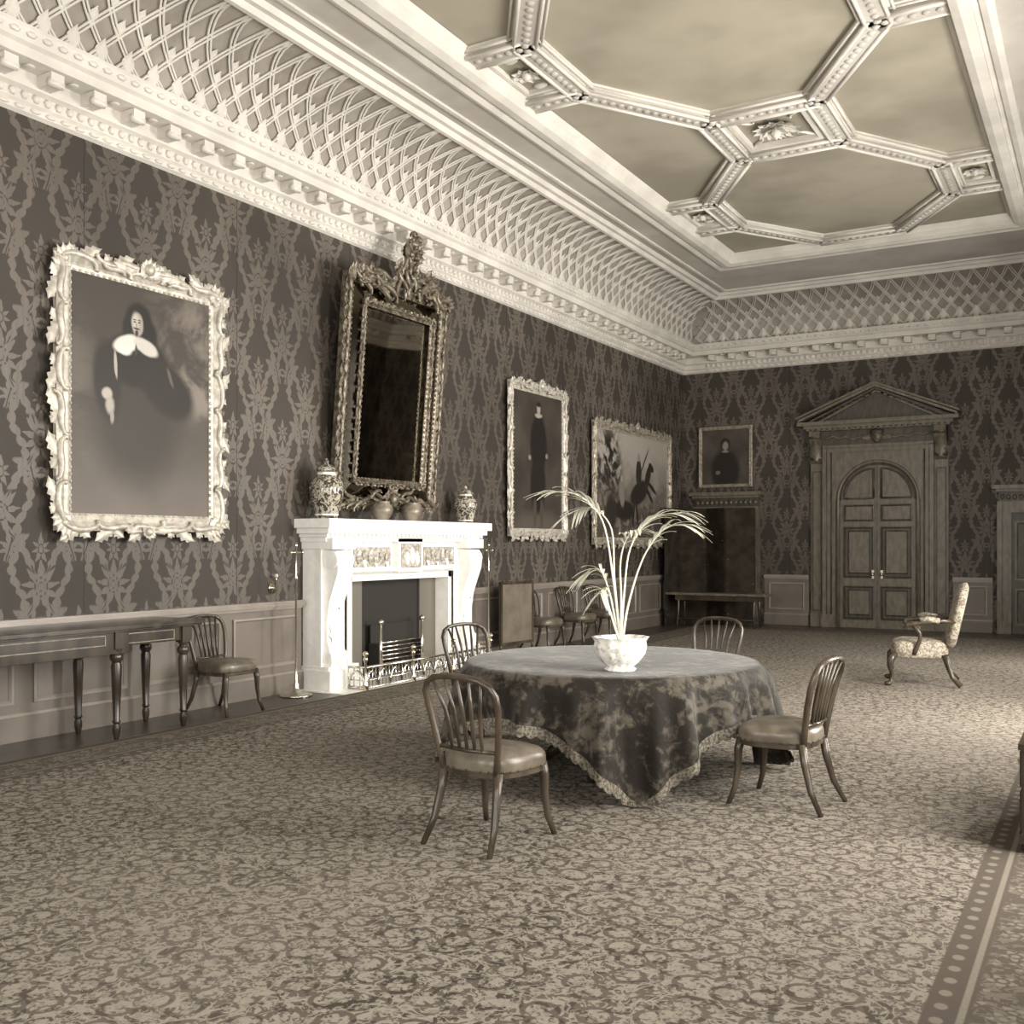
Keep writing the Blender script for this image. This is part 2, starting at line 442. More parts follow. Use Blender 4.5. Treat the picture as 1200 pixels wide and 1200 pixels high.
# ceiling
CZ=6.42; FI=(2.05,1.60,6.45,17.1)
mb=MB(M_ceil,M_band,M_plast)
mb.box(-.2,Y0-.2,CZ+.13,RX+.2,Y1+.2,CZ+.3,0)
def ringbox(mb,o,i,z0,z1,mi):
    mb.box(o[0],o[1],z0,o[2],i[1],z1,mi); mb.box(o[0],i[3],z0,o[2],o[3],z1,mi)
    mb.box(o[0],i[1],z0,i[0],i[3],z1,mi); mb.box(i[2],i[1],z0,o[2],i[3],z1,mi)
ringbox(mb,(1.05,Y0+1.05,RX-1.05,Y1-1.05),FI,CZ,CZ+.129,1)
mb.rects(0,Y0,RX,Y1,[(1.02,CZ-.02),(1.02,CZ-.10),(1.07,CZ-.10),(1.10,CZ-.05),(1.16,CZ-.05),(1.19,CZ-.001)],2)
mb.rects(0,Y0,RX,Y1,[(1.32,CZ-.001),(1.32,CZ-.03),(1.37,CZ-.03),(1.37,CZ-.001)],2)
x0,y0,x1,y1=FI
pr=[(-.34,CZ-.001),(-.34,CZ-.03),(-.28,CZ-.05),(-.22,CZ-.03),(-.22,CZ-.003),(-.16,CZ-.003),(-.16,CZ-.05),(-.06,CZ-.06),(.02,CZ-.03),(.03,CZ+.05),(.07,CZ+.08),(.11,CZ+.125)]
mb.rects(x0,y0,x1,y1,pr,2)
def rib(mb,a,b_,ext=.1):
    a=Vector((*a,0));b_=Vector((*b_,0)); d=b_-a; L=d.length; ang=math.atan2(d.y,d.x)
    old=mb.T; mb.T=Matrix.Translation(a)@Matrix.Rotation(ang,4,'Z')
    mb.box(-ext,-.17,CZ+.085,L+ext,.17,CZ+.13,2)
    mb.box(-ext*.8,-.12,CZ+.04,L+ext*.8,.12,CZ+.085,1)
    for sgn in (-1,1):
        mb.tube([(-ext*.6,sgn*.11,CZ+.04),(L+ext*.6,sgn*.11,CZ+.04)],.022,6,2)
        mb.tube([(-ext*.6,sgn*.165,CZ+.085),(L+ext*.6,sgn*.165,CZ+.085)],.018,6,2)
    n=max(1,int(L/.11))
    for i in range(n): mb.ball((L*(i+.5)/n,0,CZ+.04),(.045,.045,.02),1,6,4)
    mb.T=old
CX=4.25;A_=1.55;B_=2.05;s_=.62
cents=[14.8,9.4,4.0]
for yc in cents:
    P=[(CX-A_,yc-s_),(CX-A_,yc+s_),(CX-s_,yc+B_),(CX+s_,yc+B_),(CX+A_,yc+s_),(CX+A_,yc-s_),(CX+s_,yc-B_),(CX-s_,yc-B_)]
    for i in range(8): rib(mb,P[i],P[(i+1)%8],.04)
    for sg in (-1,1):
        for q in (-s_,s_): rib(mb,(CX+sg*A_,yc+q),(CX+sg*2.15,yc+q),.02)
        cx=CX+sg*1.88
        mb.rects(cx-.22,yc-.42,cx+.22,yc+.42,[(0,CZ+.13),(0,CZ+.08),(.04,CZ+.08),(.04,CZ+.13)],2)
        for k_ in range(8): 
            mb.leaf(cx,yc,CZ+.10,k_*pi/4,.17,.10,2,-.02)
        mb.ball((cx,yc,CZ+.09),.05,2)
        for k_ in (-1,1): mb.ball((cx,yc+k_*.32,CZ+.12),(.09,.05,.03),2)
for yc in (12.1,6.7):
    for sg in (-1,1): rib(mb,(CX+sg*s_,yc-.65),(CX+sg*s_,yc+.65),.0)
    mb.rects(CX-.45,yc-.48,CX+.45,yc+.48,[(0,CZ+.13),(0,CZ+.06),(.05,CZ+.06),(.05,CZ+.13)],2)
    for k_ in range(12): mb.leaf(CX,yc,CZ+.11,k_*pi/6,.3,.13,2,-.05)
    for k_ in range(8): mb.leaf(CX,yc,CZ+.07,k_*pi/4+.2,.16,.1,2,-.05)
    mb.ball((CX,yc,CZ+.04),.06,2)
    for a in (-1,1):
        for c_ in (-1,1):
            mb.scroll(CX+a*.3,yc+c_*.33,CZ+.11,pi/4*a*c_,.24,.02,2,1,'S')
mb.obj('ceiling')

# cornice + cove
mb=MB(M_plast,M_coveb)
prof=[(0,5.10),(.04,5.12),(.04,5.17),(.07,5.19),(.07,5.27),(.12,5.29),(.12,5.41),(.33,5.42),(.33,5.50),(.37,5.52),(.42,5.60),(.42,5.63),(.28,5.64)]
mb.rects(0,Y0,RX,Y1,prof,0)
def walls(step):
    out=[]
    Ly=Y1-Y0
    n=int((Ly-1.0)/step)
    for side in ('L','R'):
        for i in range(n): out.append((side,Y0+.5+(Ly-1.0)*(i+.5)/n))
    n=int((RX-1.0)/step)
    for side in ('B','F'):
        for i in range(n): out.append((side,.5+(RX-1.0)*(i+.5)/n))
    return out
def sideM(side,s):
    if side=='L': return frame_mat((0,s,0),(0,1,0),(0,0,1),(1,0,0))
    if side=='R': return frame_mat((RX,s,0),(0,-1,0),(0,0,1),(-1,0,0))
    if side=='B': return frame_mat((s,Y1,0),(1,0,0),(0,0,1),(0,-1,0))
    return frame_mat((s,Y0,0),(-1,0,0),(0,0,1),(0,1,0))
for side,s in walls(.40):
    mb.T=sideM(side,s)
    mb.box(-.06,5.31,.11,.06,5.41,.30); mb.tube([(-.065,5.335,.27),(.065,5.335,.27)],.035,8,0)
    mb.leaf(0,5.31,.14,pi/2,.10,.09,0,.12)
    mb.ball((.2,5.405,.22),(.05,.012,.05),0,8,4)
for side,s in walls(.105):
    mb.T=sideM(side,s)
    mb.ball((0,5.235,.075),(.034,.04,.03),0,6,4)
for side,s in walls(.14):
    mb.T=sideM(side,s)
    mb.ball((0,5.145,.045),(.05,.022,.02),0,6,4); mb.ball((0,5.57,.40),(.05,.03,.02),0,6,4)
mb.T=Matrix.Identity(4)
mb.obj('trim_cornice')
mb=MB(M_coveb,M_lat)
def cv(t,h=0):
    ph=t*pi/2*.97
    i=.30+.74*(1-math.cos(ph)); z=5.64+.74*math.sin(ph)
    nx=math.cos(ph); nz=-math.sin(ph)
    return i+h*nx*1.0, z+h*nz
mb.rects(0,Y0,RX,Y1,[cv(k/12) for k in range(13)],0,True)
def cpt(side,s,t,h):
    i,z=cv(t,h)
    if side=='L': return (i,s,z)
    if side=='R': return (RX-i,s,z)
    if side=='B': return (s,Y1-i,z)
    return (s,Y0+i,z)
def lim(side,s,t):
    i,_=cv(t)
    if side in 'LR': return Y0+i<=s<=Y1-i
    return i<=s<=RX-i
cell=.27
for side in 'LBRF':
    lo,hi=((Y0,Y1) if side in 'LR' else (0,RX))
    n=int((hi-lo)/cell); c_=(hi-lo)/n
    for k_ in range(-3,n+4):
        s0=lo+k_*c_
        for sg in (-1,1):
            for dd,rr_ in ((-.020,.012),(.020,.012)):
                run=[]
                for j in range(13):
                    t=j/12; s=s0+dd+sg*c_*2.5*math.sin(t*pi/2*1.0)
                    if lim(side,s,t): run.append(cpt(side,s,t,.014))
                    else:
                        if len(run)>1: break
                        run=[]
                if len(run)>1: mb.tube(run,rr_*1.15,4,1)
        for tt,sh,wt in ((.0,.5,1.0),(.25,0,.72),(.44,.5,.5)):
            s=s0+c_*sh
            if not lim(side,s-.08,min(1,tt+.25)) or not lim(side,s+.08,min(1,tt+.25)): continue
            vs=[];fs=[]; nt=6;na=5
            for i in range(nt):
                t=i/(nt-1); w=.062*wt*(math.sin(pi*min(1,t*.85+.15))**.7)*(1+.3*math.cos(t*3*2*pi))
                for j in range(na):
                    a=(j/(na-1)-.5)*2
                    h=.008+.018*wt*(1-abs(a)**1.5)+.03*wt*t*t
                    vs.append(cpt(side,s+a*w,tt+.20*wt*t,h))
            for i in range(nt-1):
                for j in range(na-1):
                    a=i*na+j; fs.append((a,a+na,a+na+1,a+1))
            mb.add(vs,fs,1,True)
mb.obj('trim_cove')

# wainscot (dado)
def dado(name,mwf,a0,a1):
    mb=MB(M_dado,M_dado2)
    L=a1-a0
    mb.T=mwf
    mb.box(a0,0,0,a1,.93,.025,0)
    mb.box(a0,0,.0,a1,.20,.055,0); mb.box(a0,.2,0,a1,.225,.045,1)
    mb.box(a0,.90,0,a1,.93,.05,1); mb.box(a0,.93,0,a1,.965,.075,1); mb.box(a0,.965,0,a1,.985,.06,1)
    n=max(1,round(L/1.15)); w=L/n
    for i in range(n):
        p0=a0+i*w+.09; p1=a0+(i+1)*w-.09
        if p1-p0<.12: continue
        mb.rects(p0,.30,p1,.83,[(0,.025),(0,.045),(.02,.048),(.035,.03),(.035,.026)],1)
    mb.obj(name)
ML=frame_mat((0,0,0),(0,1,0),(0,0,1),(1,0,0)); MBk=frame_mat((0,Y1,0),(1,0,0),(0,0,1),(0,-1,0))
dado('trim_wainscot_left_near',ML,Y0,8.55); dado('trim_wainscot_left_far',ML,11.70,Y1-.01)
dado('trim_wainscot_back_1',MBk,1.72,2.60); dado('trim_wainscot_back_2',MBk,5.20,5.86); dado('trim_wainscot_back_3',MBk,7.5,RX)

# ------------------------------------------------------------ great door
def arch_pts(cx,cz,r,n=20,a0=0,a1=pi):
    return [(cx+r*math.cos(a0+(a1-a0)*i/n),cz+r*math.sin(a0+(a1-a0)*i/n)) for i in range(n+1)]
mb=MB(M_door,M_doord,M_brass)
R=.72; sp=2.43
mb.prism([(-R,0),(R,0)]+arch_pts(0,sp,R),.02,.06,0)
mb.box(-.02,0,.06,.02,sp+R-.01,.080,0)
mb.box(-.005,0,.08,.005,sp+R-.02,.083,1)
left=[(-R-.04,sp)]+[(-R-.04,3.27),(0,3.27)]+[(p[0],p[1]) for p in arch_pts(0,sp,R,14,pi/2,pi)]
mb.prism(left,.02,.10,0); mb.prism([(-p[0],p[1]) for p in left][::-1],.02,.10,0)
ar=[(p[0],p[1],.10) for p in arch_pts(0,sp,R+.0,28)]
mb.tube([(R,0,.09)]+ar+[(-R,0,.09)],.032,8,0)
ar=[(p[0],p[1],.10) for p in arch_pts(0,sp,R-.05,28)]
mb.tube(ar,.012,6,1)
for sg in (-1,1): mb.box(sg*(R+.02)-.03,0,.0,sg*(R+.02)+.03,sp,.10,0)
def rpanel(x0,z0,x1,z1):
    mb.rects(x0,z0,x1,z1,[(0,.06),(0,.085),(.02,.09),(.035,.07),(.035,.061),(.075,.061),(.10,.08)],1)
    mb.box(x0+.10,z0+.10,.06,x1-.10,z1-.10,.082,0)
for sg in (-1,1):
    a,b_=(.06,.62) if sg>0 else (-.62,-.06)
    rpanel(a,.16,b_,.80); rpanel(a,.95,b_,1.92)
    mb.rects(a,2.02,b_,2.34,[(0,.06),(0,.085),(.02,.09),(.035,.07),(.035,.061)],1); mb.box(a+.06,2.08,.06,b_-.06,2.28,.078,0)
    q=[(.07,2.46),(.61,2.46)]+[(.07+.54*math.cos(t*pi/2/10),2.46+.56*math.sin(t*pi/2/10)) for t in range(1,11)]
    q=[(sg*p[0],p[1]) for p in q]
    mb.tube([(p[0],p[1],.07) for p in q+[q[0]]],.022,6,1)
    cc=[sum(p[0] for p in q)/len(q),sum(p[1] for p in q)/len(q)]
    mb.prism([(cc[0]+(p[0]-cc[0])*.72,cc[1]+(p[1]-cc[1])*.72) for p in q],.06,.08,0)
    mb.ball((sg*.08,1.02,.12),.032,2); mb.box(sg*.08-.02,.94,.06,sg*.08+.02,1.1,.09,2)
for sg in (-1,1):
    for (a,b_,d) in ((.76,.84,.10),(.84,.93,.13),(.93,1.0,.17)):
        x0,x1=sorted((sg*a,sg*b_)); mb.box(x0,0,0,x1,3.27+(a-.76),d,0)
    for a in (.84,.93): mb.tube([(sg*a,.24,.135),(sg*a,3.35,.135)],.012,6,1)
    x0,x1=sorted((sg*1.0,sg*1.24)); mb.box(x0,0,0,x1,3.4,.07,0); mb.rects(x0+.03,.3,x1-.03,3.0,[(0,.07),(0,.09),(.02,.09),(.02,.07)],1)
    mb.box(x0,0,0,x1,.24,.12,0)
    mb.box(sg*.89-.13,0,0,sg*.89+.13,.24,.19,0)
    xc=sg*1.12
    pr2=[(.0,3.75),(.30,3.75),(.32,3.66),(.27,3.56),(.20,3.48),(.15,3.38),(.17,3.30),(.13,3.20),(.07,3.14),(0,3.14)]
    old=mb.T; mb.T=old@frame_mat((xc-.10,0,0),(0,0,1),(0,1,0),(1,0,0)); mb.prism(pr2,0,.20,0); mb.T=old
    mb.tube([(xc-.11,3.65,.25),(xc+.11,3.65,.25)],.065,10,1); mb.tube([(xc-.11,3.25,.12),(xc+.11,3.25,.12)],.045,10,1)
    mb.leaf(xc,3.2,.16,pi/2,.4,.16,0,.14)
mb.box(-.84,3.27,0,.84,3.35,.10,0); mb.box(-.93,3.35,0,.93,3.43,.13,0); mb.box(-1.0,3.43,0,1.0,3.48,.17,0)
mb.box(-1.22,3.48,0,1.22,3.76,.09,1)
for k_ in range(-7,8):
    if abs(k_)>1: mb.scroll(k_*.125,3.62+.02*math.cos(k_),.11,(k_%2)*.6-.3,.17,.022,0,1 if k_%2 else -1,'S')
mb.ball((0,3.62,.12),(.10,.13,.10),0,10,7); mb.ball((0,3.60,.22),(.02,.035,.03),0); mb.ball((0,3.70,.13),(.13,.07,.09),1,10,6)
for sg in (-1,1): mb.leaf(sg*.1,3.6,.11,0 if sg>0 else pi,.2,.12,0,.03); mb.ball((sg*.04,3.64,.2),.015,1)
for (h0,h1,w,d) in ((3.76,3.80,1.28,.2),(3.80,3.86,1.34,.28),(3.86,3.93,1.44,.36)): mb.box(-w,h0,0,w,h1,d,0)
for k_ in range(-12,13): mb.box(k_*.105-.03,3.765,.2,k_*.105+.03,3.80,.26,0)
ap=4.62
mb.prism([(-1.36,3.93),(1.36,3.93),(0,ap-.06)],0,.12,1)
def rake(off0,off1,d,w,mi=0):
    for sg in (-1,1):
        q=[(sg*w,3.93+off0),(0,ap+off0-.09),(0,ap+off1-.09),(sg*w,3.93+off1)]
        mb.prism(q,0,d,mi)
rake(0.0,.05,.36,1.42); rake(-.04,0.0,.28,1.28,1); rake(-.08,-.04,.2,1.18); rake(.05,.09,.40,1.46)
for k_ in range(1,11):
    for sg in (-1,1):
        xx=sg*k_*.11; zz=ap-.16-(ap-.09-3.93)*abs(xx)/1.42-.02; mb.box(xx-.025,zz,.12,xx+.025,zz+.05,.2,0)
mb.obj('door_1',BW(3.89,Y1,0))

def sidedoor(name,xc):
    mb=MB(M_door,M_doord)
    mb.box(-.45,0,0,.45,2.15,.04,1)
    for (z0,z1) in ((.15,.8),(.95,2.0)):
        for xx in (-.40,.03): mb.rects(xx,z0,xx+.37,z1,[(0,.04),(0,.06),(.03,.06),(.05,.04)],0)
    for sg in (-1,1):
        x0,x1=sorted((sg*.45,sg*.66)); mb.box(x0,0,0,x1,2.35,.10,0); mb.box(x0,0,0,x1,.22,.14,0)
        x0,x1=sorted((sg*.60,sg*.68)); mb.box(x0,0,0,x1,2.35,.15,0)
    mb.box(-.66,2.15,0,.66,2.35,.11,0); mb.box(-.66,2.35,0,.66,2.52,.08,1)
    mb.box(-.70,2.52,0,.70,2.57,.16,0); mb.box(-.75,2.57,0,.75,2.64,.24,0)
    for k_ in range(-6,7): mb.ball((k_*.1,2.43,.09),(.04,.05,.03),0,6,4)
    mb.obj(name,BW(xc,Y1,0))
sidedoor('door_2',.95); sidedoor('door_3',6.62)

# ------------------------------------------------------------ picture frames
def ornate(mb,w,h,fw,mi,step=.27,big=.05,seed=1,z=.06):
    rnd=random.Random(seed)
    mb.rects(-w/2,-h/2,w/2,h/2,[(fw*.25,0),(fw*.25,z*.7),(fw*.45,z*1.1),(fw*.65,z*.6),(fw*.8,z*.7),(fw*1.0,z*.5),(fw*1.0,.01)],mi)
    for (ax,L) in ((0,w),(1,h)):
        n=max(2,int(round((L-.2)/step))); 
        for side in (-1,1):
            for i in range(n):
                t=-(L-.2)/2+(L-.2)*(i+.5)/n
                fl=1 if (i%2) else -1
                if ax==0: x,y,ang=t,side*(h/2-fw*.42),(0 if side>0 else pi)
                else: x,y,ang=side*(w/2-fw*.42),t,(-pi/2 if side>0 else pi/2)
                mb.scroll(x,y,z,ang+rnd.uniform(-.1,.1),step*1.0,fw*.15,mi,fl if t<0 else -fl,'S' if i%3 else 'C')
                o=fw*.22
                ox,oy=(0,side*o) if ax==0 else (side*o,0)
                mb.leaf(x+ox*.2,y+oy*.2,z*.6,ang+(.5 if t<0 else pi-.5),step*.7,fw*.55,mi,.02)
                mb.leaf(x,y,z*.5,ang+(2.4 if t<0 else .7),step*.40,fw*.5,mi,.02)
    for k_ in range(int((w-2*fw)/.06)):
        xx=-(w/2-fw)+.03+k_*.06
        for sg in (-1,1): mb.ball((xx,sg*(h/2-fw*.95),z*.6),(.022,.012,.012),mi,5,3)
    for k_ in range(int((h-2*fw)/.06)):
        yy=-(h/2-fw)+.03+k_*.06
        for sg in (-1,1): mb.ball((sg*(w/2-fw*.95),yy,z*.6),(.012,.022,.012),mi,5,3)
    for sx in (-1,1):
        for sy in (-1,1):
            a=math.atan2(sy,sx)
            for d in (-.7,-.35,0,.35,.7): mb.leaf(sx*(w/2-fw*.85),sy*(h/2-fw*.85),z*.8,a+d,fw*1.0,fw*.4,mi,.02)
            mb.ball((sx*(w/2-fw*.6),sy*(h/2-fw*.6),z),(fw*.18,fw*.18,.03),mi)
def crest(mb,x,y,z,sc,mi,updir=1):
    a=pi/2*updir
    for d in (-1.1,-.75,-.38,0,.38,.75,1.1): mb.leaf(x,y-.03*sc*updir,z,a+d,.16*sc*(1.05-abs(d)*.2),.10*sc,mi,.04*sc)
    for sg in (-1,1):
        mb.scroll(x+sg*.19*sc,y+.02*sc*updir,z,0,.26*sc,.032*sc,mi,updir*sg,'S'); mb.scroll(x+sg*.36*sc,y-.05*sc*updir,z,0,.22*sc,.026*sc,mi,-updir*sg,'S')
        mb.leaf(x+sg*.12*sc,y,z,0 if sg>0 else pi,.3*sc,.10*sc,mi,.03)
    mb.ball((x,y+.02*sc*updir,z+.02),(.06*sc,.06*sc,.05*sc),mi)
def painting(name,cm,fm,w,h,fw,mw,fancy=True,seed=1):
    mb=MB(cm,fm)
    mb.box(-w/2+fw*.8,-h/2+fw*.8,0,w/2-fw*.8,h/2-fw*.8,.02,0)
    mb.box(-w/2+fw*.6,-h/2+fw*.6,-.03,w/2-fw*.6,h/2-fw*.6,0,1)
    if fancy:
        ornate(mb,w,h,fw,1,seed=seed,step=.36 if fw>.19 else .3)
        crest(mb,0,h/2-fw*.3,.07,1.0 if fw>.15 else .7,1); crest(mb,0,-h/2+fw*.3,.07,.7,1,-1)
    else:
        mb.rects(-w/2,-h/2,w/2,h/2,[(0,0),(0,.05),(.02,.07),(fw*.6,.04),(fw*.8,.05),(fw,.03),(fw,.01)],1)
        for k_ in range(int(w/.08)):
            for sg in (-1,1): mb.ball((-w/2+.04+k_*.08,sg*(h/2-.02),.06),(.03,.015,.02),1,6,4)
        for k_ in range(int(h/.08)):
            for sg in (-1,1): mb.ball((sg*(w/2-.02),-h/2+.04+k_*.08,.06),(.015,.03,.02),1,6,4)
    return mb.obj(name,mw)
painting('portrait_painting_of_cavalier',M_p1,M_silver,1.94,2.46,.20,LW(.045,6.40,2.89),seed=3)
painting('full_length_portrait_painting',M_p3,M_silver,1.88,2.38,.16,LW(.045,13.86,2.86),seed=5)
painting('battle_landscape_painting',M_p4,M_gilt2,3.6,2.22,.17,LW(.045,17.55,2.65),seed=9)
painting('half_length_portrait_painting',M_p5,M_gilt2,1.12,1.24,.07,BW(.93,Y1-.045,3.36),False)

# ------------------------------------------------------------ mirror
mb=MB(M_gilt,M_glass,M_slip)
w,h=2.02,2.72
mb.box(-w/2+.05,.05,-.05,w/2-.05,h-.05,-.01,0)
mb.box(-w/2+.36,.36,0,w/2-.36,h-.36,.012,1)
mb.rects(-w/2,0,w/2,h,[(.14,.015),(.31,.05)],2)
mb.T=Matrix.Translation((0,h/2,0))
ornate(mb,w,h,.15,0,step=.16,seed=11,z=.07)
mb.T=Matrix.Translation((0,h/2,.04))
ornate(mb,w-.58,h-.58,.09,0,step=.13,seed=12,z=.05)
mb.T=Matrix.Identity(4)
rnd=random.Random(4)
for k_ in range(46):
    t=rnd.uniform(-1,1); top=.62*(1-abs(t)**1.3)
    x=t*.84; y=h-.16+rnd.uniform(0,max(.10,top*.8))
    mb.scroll(x,y,.08+rnd.uniform(0,.06),rnd.uniform(-.9,.9)+(pi/2 if abs(t)<.3 else 0),rnd.uniform(.2,.34),.030,0,rnd.choice((-1,1)),rnd.choice('SC'))
    if k_%2: mb.leaf(x,y,.08,pi/2-t*1.2+rnd.uniform(-.5,.5),rnd.uniform(.14,.22),.11,0,.04)
for k_ in range(9): mb.leaf(.06,h+.38,.12,pi/2+(k_-4)*.45,.22,.12,0,.06); 
for k_ in range(14):
    a=rnd.uniform(0,2*pi); r=rnd.uniform(0,.14); mb.ball((.08+r*math.cos(a),h+.48+r*math.sin(a)*1.2,.15),rnd.uniform(.03,.055),0,7,5)
for sg in (-1,1):
    for k_ in range(4): mb.leaf(sg*(.90),h-.12,.08,pi/2-sg*(.2+.35*k_),.18,.1,0,.04)
for k_ in range(26):
    t=rnd.uniform(-1,1); x=t*.95; y=.06+rnd.uniform(-.02,.14*(1-abs(t))+.08)
    mb.scroll(x,y,.09+rnd.uniform(0,.03),rnd.uniform(-.5,.5),rnd.uniform(.16,.26),.026,0,rnd.choice((-1,1)),rnd.choice('SC'))
for d in (-1.0,-.5,0,.5,1.0): mb.leaf(0,.12,.10,pi/2+d,.2,.10,0,.03)
mb.ball((0,.14,.15),(.08,.09,.05),0)
ta=math.radians(4.6)
mb.obj('ornate_wall_mirror',frame_mat((.10,9.92,1.99),(0,1,0),(math.sin(ta),0,math.cos(ta)),(math.cos(ta),0,-math.sin(ta))))

# ------------------------------------------------------------ fireplace
FPY=10.12
mb=MB(M_marble,M_marble2,M_soot,M_slips)
mb.T=LW(0.001,FPY,0)
for sg in (-1,1):
    def bx(a,b_,z0,z1,d0,d1,mi=0):
        p,q=sorted((sg*a,sg*b_)); mb.box(p,z0,d0,q,z1,d1,mi)
    bx(1.05,1.52,0,1.62,0,.26); bx(1.0,1.56,0,.22,0,.42); bx(1.02,1.54,.22,.26,0,.38)
    bx(1.05,1.12,.26,1.25,.26,.29); 
    pc=[(.20,.26),(.36,.26),(.38,.34),(.34,.42),(.30,.55),(.30,.75),(.33,.95),(.39,1.12),(.45,1.28),(.46,1.42),(.42,1.52),(.20,1.54)]
    old=mb.T; mb.T=old@frame_mat((sg*1.34-.13,0,0),(0,0,1),(0,1,0),(1,0,0)); mb.prism(pc,0,.26,0); mb.T=old
    mb.tube([(sg*1.34-.145,1.42,.36),(sg*1.34+.145,1.42,.36)],.10,14,0); mb.tube([(sg*1.34-.14,.36,.31),(sg*1.34+.14,.36,.31)],.065,12,0)
    mb.leaf(sg*1.34,.9,.32,pi/2,.5,.22,0,.14); mb.leaf(sg*1.34,.75,.31,-pi/2,.35,.18,0,.02)
    bx(1.14,1.54,1.54,1.66,0,.44)
    bx(.30,1.06,1.28,1.60,.26,.30,0); bx(.34,1.02,1.33,1.56,.30,.315,1)
    for k_ in range(6): mb.ball((sg*(.42+k_*.105),1.44+.03*math.sin(k_*2),.32),(.05,.06,.03),1,7,5); mb.leaf(sg*(.42+k_*.105),1.42,.32,pi/2*(1 if k_%2 else -1),.11,.06,0,.02)
mb.box(-1.05,1.25,0,1.05,1.62,.27,0)
mb.rects(-1.12,-.1,1.12,1.32,[(0,.26),(0,.31),(.04,.32),(.07,.28),(.07,.02)],0)
mb.box(-.25,1.26,.26,.25,1.66,.36,0); mb.box(-.20,1.31,.36,.20,1.60,.375,1)
mb.ball((0,1.45,.38),(.05,.11,.03),0); mb.ball((-.1,1.42,.38),(.04,.09,.03),0); mb.ball((.1,1.42,.38),(.04,.09,.03),0)
for (a,z0,z1,d) in ((1.56,1.62,1.67,.36),(1.58,1.67,1.71,.40),(1.62,1.71,1.77,.45),(1.66,1.77,1.87,.50)): mb.box(-a,z0,0,a,z1,d,0)
for k_ in range(-19,20): mb.box(k_*.08-.022,1.672,.40,k_*.08+.022,1.71,.425,0)
mb.box(-1.05,0,.0,1.05,1.25,.015,2)
mb.box(-1.05,1.17,.02,1.05,1.25,.25,0)
mb.box(-1.06,0,.02,-.98,1.25,.25,0); mb.box(.98,0,.02,1.06,1.25,.25,0)
mb.box(-.98,0,.02,-.55,1.17,.05,3); mb.box(.62,0,.02,.98,1.17,.05,3)
mb.box(-1.66,.0,.0,1.66,.012,.73,0)
mb.T=Matrix.Identity(4)
mb.obj('marble_fireplace',bevel=.004)
mb=MB(M_steel,M_soot)
mb.T=LW(.06,FPY,.012)
for sg in (-1,1):
    mb.tube([(sg*.42,0,.17),(sg*.42,.62,.17)],[.03,.018],8,0); mb.ball((sg*.42,.66,.17),.04,0)
    mb.box(sg*.42-.02,0,0,sg*.42+.02,.4,.16,1)
for k_ in range(6): mb.tube([(-.42,.16+k_*.05,.16),(.42,.16+k_*.05,.16)],.010,6,0)
mb.box(-.42,.13,0,.42,.15,.16,1); mb.box(-.42,.15,0,.42,.62,.015,1)
for k_ in range(14): mb.ball((-.35+k_*.054,.22+.04*math.sin(k_*3),.08),(.05,.045,.05),1,7,5)
mb.T=Matrix.Identity(4)
mb.obj('fire_grate')
mb=MB(M_steel,M_brass)
mb.T=LW(0,FPY,.012)
W2=1.30;FZ=.70
def fseg(a,b_):
    a=Vector(a);b_=Vector(b_);L=(b_-a).length;n=int(L/.06)
    P=lambda t,h:(a.x+(b_.x-a.x)*t,h,a.z+(b_.z-a.z)*t)
    for h,r in ((.018,.018),(.10,.008),(.24,.016)): mb.tube([P(0,h),P(1,h)],r,6,0)
    for i in range(n+1): mb.tube([P(i/n,.0),P(i/n,.24)],.006,5,0)
    m=max(1,int(L/.2))
    for i in range(m):
        pts=[P((i+.5+.46*math.cos(q*pi/8))/m,.03+.17*math.sin(q*pi/8)) for q in range(9)]
        mb.tube(pts,.013,5,0)
fseg((-W2,0,FZ),(W2,0,FZ)); fseg((-W2,0,.46),(-W2,0,FZ)); fseg((W2,0,.46),(W2,0,FZ))
for x,zz in ((-W2,FZ),(W2,FZ),(-.42,FZ),(.42,FZ)):
    mb.tube([(x,0,zz),(x,.06,zz),(x,.10,zz),(x,.3,zz),(x,.33,zz),(x,.36,zz)],[.035,.035,.015,.012,.03,.012],8,1); mb.ball((x,.39,zz),.032,1)
mb.T=Matrix.Identity(4)
mb.obj('fireplace_fender')

def jar(name,x,y,r,h):
    mb=MB(M_jar,M_china)
    mb.lathe([(.0,0),(r*.62,0),(r*.64,h*.03),(r*.70,h*.12),(r*.95,h*.38),(r,h*.5),(r*.9,h*.62),(r*.6,h*.70),(r*.52,h*.73),(r*.52,h*.78)],(0,0,0),28,0)
    mb.lathe([(r*.62,h*.78),(r*.64,h*.80),(r*.5,h*.85),(r*.28,h*.89),(r*.12,h*.90),(r*.14,h*.93),(r*.16,h*.96),(0.01,h)],(0,0,0),24,0)
    mb.lathe([(r*.66,h*.05),(r*.68,h*.065),(r*.69,h*.08)],(0,0,0),28,1); mb.lathe([(r*.58,h*.725),(r*.54,h*.75),(r*.53,h*.77)],(0,0,0),28,1)
    mb.obj(name,place(x,y,1.871))
jar('lidded_porcelain_jar',.27,8.68,.19,.66); jar('lidded_porcelain_jar',.27,11.48,.16,.50)
def pot(x,y,r):
    mb=MB(M_pot)
    mb.lathe([(.0,0),(r*.55,0),(r*.6,r*.1),(r*.95,r*.6),(r,r*.9),(r*.9,r*1.3),(r*.7,r*1.5),(r*.66,r*1.6),(r*.75,r*1.68),(r*.68,r*1.68),(r*.6,r*1.5),(.0,r*1.3)],(0,0,0),24,0)
    mb.obj('round_bronze_pot',place(x,y,1.871))
pot(.37,9.54,.13); pot(.37,10.12,.13)

